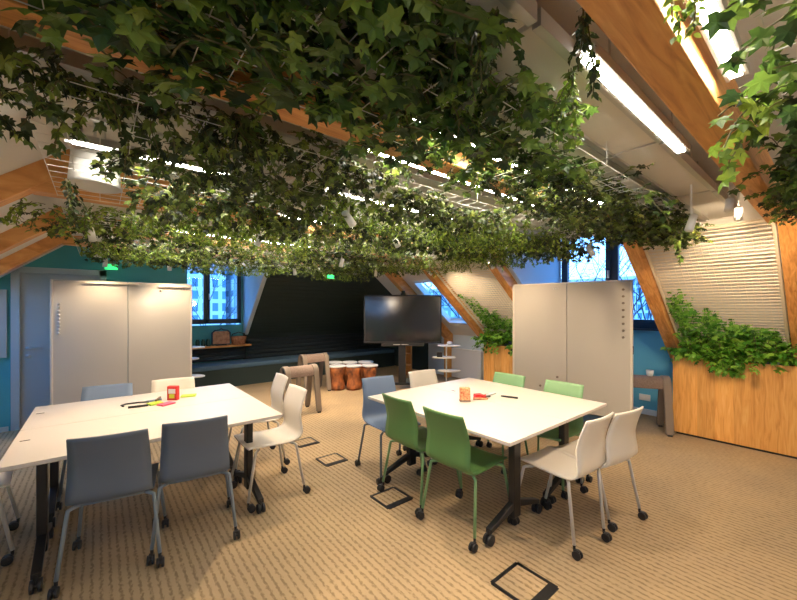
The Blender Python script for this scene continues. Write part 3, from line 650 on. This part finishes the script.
for i, (dx, dy, a, mm, lb) in enumerate([(0, 0, .3, 'red', 'red marker pen lying nearest the patterned box'), (.05, -.02, .9, 'red', 'red marker pen crossing the pile right of the patterned box'), (.09, .03, -.5, 'jar', 'dark green marker pen at the back of the pile'), (.12, -.03, .6, 'cup', 'white marker pen at the right of the pile'), (-.03, -.03, 0, 'orange', 'orange marker pen at the front of the pile')]):
    small(B().tube([(-.065, 0, .009), (.035, 0, .009), (.036, 0, .009), (.065, 0, .009)], [.009, .009, .007, .006], 10), 'marker_pen', mm, (2.63 + dx, 2.05 + dy, ZT + .018 * (i % 2)), lb, 'pen', VR + a)
small(B().bb(-.035, .035, -.03, .03, 0, .03), 'marker_eraser', 'red', (2.66, 2.09, ZT), 'red block eraser in the pile on the right table', 'eraser', VR + .3, .004)
small(B().tube([(-.075, 0, .008), (.05, 0, .008), (.075, 0, .008)], [.009, .009, .006], 10), 'marker_pen', 'rubber', (2.86, 1.90, ZT), 'black marker pen alone on the right table', 'pen', radians(110))
# ------------------------------------------------------------------ whiteboards
def whiteboard(cx, cy, rz, label, front):
    t = thing('mobile_whiteboard', (cx, cy, 0), label, 'whiteboard', rz=rz)
    for q in (-1, 1):
        p = B().bb(min(0, q * .76) + .002, max(0, q * .76) - .002, -.028, .028, .16, 1.885).build('board_panel', M['board'], t, bevel=.008)
        B().bb(min(0, q * .76) + .004, max(0, q * .76) - .004, -.02, .02, 1.885, 1.90).build('edge_profile', M['boardedge'], p)
    b_ = B()
    for q in (-.745, .745): b_.bb(q - .014, q + .014, -.034, .034, .12, 1.895)
    b_.build('end_profile', M['boardedge'], t, bevel=.006)
    for q in (-.6, .6):
        f = B(); f.box((q, 0, .11), (.06, .55, .03)); f.box((q, 0, .15), (.04, .05, .08)); fo = f.build('foot', M['black'], t, bevel=.004)
        for s_ in (-1, 1):
            c = B()
            for e in (-1, 1): c.cyl((q + e * .016, s_ * .25, .035), .035, .016, 'x', 18)
            c.cyl((q, s_ * .25, .06), .012, .075); c.build('castor', M['rubber'], fo)
    B().bb(.752, .765, -.02, .02, .98, 1.08).build('latch', M['black'], t, bevel=.002)
    for k, (mx_, z0, n, dz) in enumerate(front):
        g = B().cyl((mx_, -.036, z0), .015, .018, 'y', 12).build('magnet', M['taupeleg' if cx > 2 else 'alu'], t)
        for i in range(1, n): c = g.copy(); COL.objects.link(c); c.parent = t; c.location = (0, 0, -dz * i)
    for i in range(3): B().cyl((.60 + .035 * i if cx < 2 else -.17 + .03 * i, -.031, 1.82), .010, .006, 'y', 10).build('logo_mark', M['alu'], t)
    return t
wl = whiteboard(.29, 6.1, 0, 'double mobile whiteboard in front of the grey door', [(-.68, 1.60, 9, .045), (.37, 1.80, 1, 0)])
B().bb(-.44, .12, -.075, -.028, 1.862, 1.882).build('marker_tray', M['boardedge'], wl, bevel=.003)
B().bb(.34, .70, -.075, -.028, 1.845, 1.868).build('marker_tray', M['boardedge'], wl, bevel=.003)
whiteboard(4.93, 2.365, math.atan2(1.612 - 3.119, 5.083 - 4.792), 'double mobile whiteboard standing in front of the right window', [(.66, 1.78, 8, .085), (.0 - .35, .45, 1, 0), (-.12, .6, 1, 0)])
t = thing('wall_board', (-1.32, 6.62, 0), 'plain white wall board at the left edge beside the door', 'whiteboard')
B().bb(-.42, .42, -.015, .03, .93, 1.78).build('board_panel', M['board'], t, bevel=.004)
B().bb(-.3, .3, -.05, -.015, .92, .935).build('marker_tray', M['alu'], t)
# ------------------------------------------------------------------ screen on stand
t = thing('display_screen', (4.50, 5.33, 0), 'large dark flat screen on a black wheeled stand', 'screen', rz=VR)
p = B().bb(-.755, .735, -.03, .04, .875, 1.80).build('screen_frame', M['rubber'], t, bevel=.008)
B().bb(-.73, .71, -.034, -.028, .91, 1.775).build('screen_glass', M['screen'], p)
c = B().bb(-.05, .05, -.03, .03, 1.80, 1.83); c.cyl((0, -.0, 1.855), .028, .07, 'x', 14); c.build('camera', M['rubber'], p)
B().bb(-.42, .40, -.02, .05, .82, .875).build('speaker_bar', M['rubber'], p, bevel=.006)
lb = B(); lb.bb(-.19, -.06, -.024, -.02, .845, .853); lb.bb(-.03, .10, -.024, -.02, .845, .853); lb.build('status_light', M['white'], p)
B().bb(-.09, .05, .0, .09, .10, 1.3).build('post', M['black'], t, bevel=.006)
b_ = B(); b_.bb(-.42, .40, -.02, .06, .07, .11); bs = b_
for q in (-.38, .36): b_.bb(q - .03, q + .03, -.32, .32, .07, .11)
b_ = b_.build('base', M['black'], t, bevel=.005)
for q in (-.38, .36):
    for s_ in (-.29, .29): B().cyl((q, s_, .036), .036, .03, 'x', 18).build('castor', M['rubber'], b_)
# ------------------------------------------------------------------ log stools
def log(x, y, label, first=[None]):
    if first[0] is None:
        t = thing('log_stool', (x, y, 0), label, 'stool', group='log stools by the bench'); first[0] = t; n = 28; V = []; rr = random.Random(3)
        prof = [(.145, 0), (.15, .05), (.140, .12), (.118, .19), (.116, .25), (.135, .34), (.148, .42), (.14, .425)]
        for r, z in prof:
            for k in range(n): a = 2 * pi * k / n; q = r * (1 + .035 * sin(3 * a + z * 9) + .025 * sin(7 * a + z * 4) + rr.uniform(-.01, .01)); V.append((q * cos(a), q * sin(a), z))
        F = [(i * n + k, i * n + (k + 1) % n, (i + 1) * n + (k + 1) % n, (i + 1) * n + k) for i in range(len(prof) - 1) for k in range(n)] + [tuple(range(n))[::-1], tuple((len(prof) - 1) * n + k for k in range(n))]
        b_ = B(); b_.add(V, F, True); b_.build('log', M['bark'], t)
        B().lathe([(.14, .425), (.158, .430), (.162, .444), (.155, .457), (.10, .462), (.0, .463)], 28).build('seat_cushion', M['cushion'], t)
    else: t = copy_tree(first[0]); t.location = (x, y, 0); t['label'] = label; t.rotation_euler = (0, 0, x * 7)
for x, y, lb in ((3.50, 6.10, 'front row log stool with grey cushion, leftmost'), (3.76, 5.92, 'front row log stool with grey cushion, middle'), (4.03, 5.77, 'front row log stool with grey cushion, rightmost, nearest the screen'), (3.68, 6.52, 'back row log stool with grey cushion, leftmost'), (3.93, 6.35, 'back row log stool with grey cushion, middle'), (4.21, 6.18, 'back row log stool with grey cushion, rightmost')): log(x, y, lb)
# ------------------------------------------------------------------ saddle stools
def saddle(x, y, rz, L, label):
    t = thing('saddle_stool', (x, y, 0), label, 'stool', rz=rz, group='taupe saddle stools')
    n = 16; R = .105; z0 = .585
    poly = [(R * cos(pi * k / n), z0 + R * sin(pi * k / n)) for k in range(n + 1)] + [(-R, z0 - .045), (R, z0 - .045)]
    B().prism(poly, 'x', -L / 2 + .03, L / 2 - .03).build('saddle_seat', M['taupe'], t, bevel=.012)
    for q in (-1, 1):
        path = [(.215, 0.02), (.125, .52)] + [((R + .012) * cos(pi * k / n), z0 + (R + .012) * sin(pi * k / n)) for k in range(1, n)] + [(-.125, .52), (-.215, 0.02)]
        w_ = .085; V = []; xx = q * (L / 2 - .01)
        inn = [(u * (1 - .035 / max(.12, abs(u))) if abs(u) > .035 else u * .7, v - (.03 if v > .55 else 0)) for u, v in path]
        for (u, v), (a, c_) in zip(path, inn): V += [(xx - w_ / 2, u, v), (xx + w_ / 2, u, v), (xx + w_ / 2, a, c_), (xx - w_ / 2, a, c_)]
        m_ = len(path); F = [(i * 4 + k, i * 4 + (k + 1) % 4, i * 4 + 4 + (k + 1) % 4, i * 4 + 4 + k) for i in range(m_ - 1) for k in range(4)] + [(3, 2, 1, 0), tuple((m_ - 1) * 4 + k for k in range(4))]
        b_ = B(); b_.add(V, F, False); lg = b_.build('leg_arch', M['taupeleg'], t, bevel=.010)
        for s_ in (-1, 1): B().bb(xx - .022, xx + .022, s_ * .20 - .016, s_ * .20 + .016, 0, .022).build('foot_pad', M['rubber'], lg)
    return t
saddle(2.29, 5.10, .0, .46, 'taupe saddle stool behind the left table, nearer one')
saddle(3.09, 6.26, .0, .46, 'taupe saddle stool beside the log stools, farther one')
saddle(5.34, 1.66, pi / 2 + .5, .62, 'taupe saddle stool half hidden behind the right whiteboard')
t = thing('cup', (5.52, 1.66, .693), 'small white cup on the stool behind the right whiteboard', 'cup'); 
B().lathe([(.028, 0), (.038, .03), (.042, .075), (.038, .075), (.03, .01)], 20).build('cup_body', M['cup'], t); B().tube([(.04, 0, .06), (.06, 0, .055), (.062, 0, .03), (.038, 0, .02)], .005, 6).build('cup_handle', M['cup'], t)
t.location = (5.38, 1.53, .688)
s = B().bb(6.135, 6.15, 1.74, 1.88, .20, .29); tag(s.build('wall_socket', M['white'], bevel=.004), 'white double socket low on the blue wall under the window', 'socket')
# ------------------------------------------------------------------ shelf towers, alcove bits
def tower(x, y, rz, zs, label):
    t = thing('shelf_tower', (x, y, 0), label, 'shelf', rz=rz)
    B().tube([(0, 0, .01), (0, 0, max(zs) + .03)], .014, 12).build('pole', M['white'], t); B().cyl((0, 0, .01), .15, .02).build('base', M['white'], t)
    for i, z in enumerate(zs):
        sgn = 1 if i % 2 == 0 else -1
        pl = [(.24 * cos(a) * (1.1 if cos(a) * sgn > 0 else .7), .14 * sin(a)) for a in [2 * pi * k / 20 for k in range(20)]]
        B().prism(pl, 'z', z - .009, z + .009).build('shelf_board', M['white'], t, bevel=.003)
tower(5.04, 4.71, VR, [.84, .62, .37], 'white shelf tower with three trays right of the screen')
tower(1.05, 6.44, VR, [.94, .76, .49], 'white shelf tower peeking from behind the left whiteboard')
small(B().lathe([(.035, 0), (.055, .02), (.05, .06), (.02, .07)], 16), 'bowl', 'cup', (5.10, 4.68, .85), 'small white bowl on the top tray beside the screen', 'bowl')
small(B().bb(-.05, .05, -.03, .03, 0, .09), 'speaker', 'rubber', (4.93, 4.78, .629), 'small black speaker on the middle tray beside the screen', 'speaker', VR, .006)
t = thing('cubby_shelf', (5.30, 6.15, 0), 'narrow wooden cubby shelf behind the screen stand', 'shelf', rz=VR)
b_ = B(); b_.bb(-.11, -.09, -.12, .12, 0, 1.0); b_.bb(.09, .11, -.12, .12, 0, 1.0); b_.bb(-.11, .11, .10, .12, 0, 1.0); b_.build('carcass', M['woodz'], t, bevel=.002)
for z in (.02, .28, .53, .78, .99): B().bb(-.09, .09, -.12, .10, z - .01, z + .01).build('shelf_board', M['woodz'], t)
t = thing('framed_picture', (1.93, 8.10, .78), 'brown picture in a dark rounded frame on the window shelf', 'picture', rz=0)
f = B(); f.tube([(-.17, 0, .02), (-.17, 0, .26), (-.12, 0, .31), (-.04, 0, .32), (0, 0, .345), (.04, 0, .32), (.12, 0, .31), (.17, 0, .26), (.17, 0, .02), (-.17, 0, .02)], .015, 8); f.build('picture_frame', M['navy'], t)
B().bb(-.165, .165, -.005, .008, .02, .29).build('picture_panel', M['photo'], t); B().bb(-.10, .10, -.03, .03, 0, .02).build('stand', M['black'], t)
t = thing('wicker_basket', (2.27, 8.1, .78), 'brown wicker basket at the right end of the window shelf', 'basket')
B().lathe([(.13, 0), (.15, .10), (.16, .17), (.15, .17), (.135, .02)], 20).build('basket_body', M['basket'], t).scale = (1.0, .7, 1)
B().tube([(-.15, 0, .15), (-.12, 0, .22), (0, 0, .26), (.12, 0, .22), (.15, 0, .15)], .008, 6).build('basket_handle', M['black'], t)
for i, x in enumerate((1.50, 1.60, 1.69)): small(B().lathe([(.035, 0), (.038, .03), (.038, .10), (.028, .12), (.03, .14)], 16), 'glass_jar', 'jar', (x, 8.12, .78), ['dark green jar on the window shelf, leftmost of three', 'dark green jar on the window shelf, middle of three', 'dark green jar on the window shelf, rightmost of three'][i], 'jar', 0)
# ------------------------------------------------------------------ floor boxes
for i, (x, y, w_, lb) in enumerate([(1.83, 1.12, .25, 'black framed floor box in the carpet nearest the camera'), (1.84, 2.33, .24, 'black framed floor box beside the green chairs'), (1.83, 3.30, .23, 'black framed floor box between the tables, farther back'), (1.83, 3.92, .23, 'black framed floor box farthest back near the white chairs')]):
    t = thing('floor_box', (x, y, 0), lb, 'floor box', group='floor boxes'); h = w_ / 2; f = B()
    for q in (-1, 1): f.bb(q * h - .011, q * h + .011, -h, h, 0, .004); f.bb(-h, h, q * h - .011, q * h + .011, 0, .004)
    f.bb(-h, h, -h, -h + .045, 0, .0045)
    f.build('box_frame', M['black'], t)
    B().bb(-h + .012, h - .012, -h + .045, h - .012, 0, .003).build('carpet_lid', M['carpet'], t)
# ------------------------------------------------------------------ outside
def building(x, y, w_, d_, h, m, rz, label):
    t = thing('building', (x, y, -12), label, 'building', rz=rz); B().bb(-w_ / 2, w_ / 2, -d_ / 2, d_ / 2, 0, h).build('facade', M[m], t); B().bb(-w_ / 2 - .2, w_ / 2 + .2, -d_ / 2 - .2, d_ / 2 + .2, h, h + .5).build('roof', M['white'], t)
building(7.6, 49, 5.2, 12, 40, 'fac1', .1, 'pale gridded tower seen in the left pane of the alcove window')
building(14.6, 46, 6.5, 12, 26, 'fac2', .1, 'blue-grey apartment block seen in the right pane of the alcove window')
building(70, 12, 12, 40, 18, 'fac1', 0, 'low pale building beyond the bare tree at the right window')
building(62, 48, 12, 22, 17, 'fac2', .3, 'distant grey block left of the bare tree')
def tree(x, y, h, seed, label):
    rr = random.Random(seed); b_ = B()
    def grow(p, d, l, r, dep):
        q = p + d * l; b_.tube([p, (p + q) / 2 + rv(rr, l * .05), q], [r, r * .85, r * .7], 5 if dep > 2 else 3, False)
        if dep == 0: return
        for k in range(rr.choice((2, 3, 3))): grow(q, (d + rv(rr, .65) + Vector((0, 0, .1))).normalized(), l * rr.uniform(.68, .85), r * .62, dep - 1)
    t = thing('bare_tree', (x, y, -12), label, 'tree'); grow(Vector((0, 0, 0)), Vector((0, 0, 1)), h * .3, .22, 7); b_.build('branches', M['barktree'], t, fixn=False)
tree(26, 9.5, 18.5, 4, 'bare winter tree outside the right window')
tree(22, 17.5, 17, 9, 'bare winter tree outside the skylight')
tree(6.0, 27, 15, 12, 'bare winter tree below the alcove window')
g_ = B().bb(-80, 160, 9, 160, -12.2, -12); g_.bb(7, 160, -80, 9, -12.2, -12); struct(g_, 'ground', mat('street', (.12, .13, .14), .9))
# ------------------------------------------------------------------ world, lamps, camera
w = bpy.data.worlds.new('World'); SC.world = w; w.use_nodes = True; nt = w.node_tree; bg = nt.nodes['Background']
tc = nt.nodes.new('ShaderNodeTexCoord'); sp = nt.nodes.new('ShaderNodeSeparateXYZ'); rp = nt.nodes.new('ShaderNodeValToRGB')
nt.links.new(tc.outputs['Generated'], sp.inputs[0]); nt.links.new(sp.outputs[2], rp.inputs[0]); nt.links.new(rp.outputs[0], bg.inputs[0])
e = rp.color_ramp.elements; e[0].position = 0; e[0].color = (.22, .46, .82, 1); e[1].position = .4; e[1].color = (.05, .25, .66, 1)
bg.inputs[1].default_value = 6.5
cam = bpy.data.cameras.new('Camera'); co = bpy.data.objects.new('Camera', cam); COL.objects.link(co); SC.camera = co
cam.sensor_width = 36; cam.lens = 363 / 797 * 36; cam.clip_start = .05; cam.clip_end = 400
co.location = (0, 0, 1.55); co.rotation_euler = (radians(90), 0, radians(50.57 - 90)); cam.shift_y = 8 / 797
SC.view_settings.view_transform = 'Standard'; SC.view_settings.look = 'None'; SC.view_settings.gamma = 1; SC.view_settings.exposure = .25
SC.cycles.max_bounces = 7; SC.cycles.diffuse_bounces = 4; SC.cycles.transparent_max_bounces = 8; SC.cycles.sample_clamp_indirect = 4
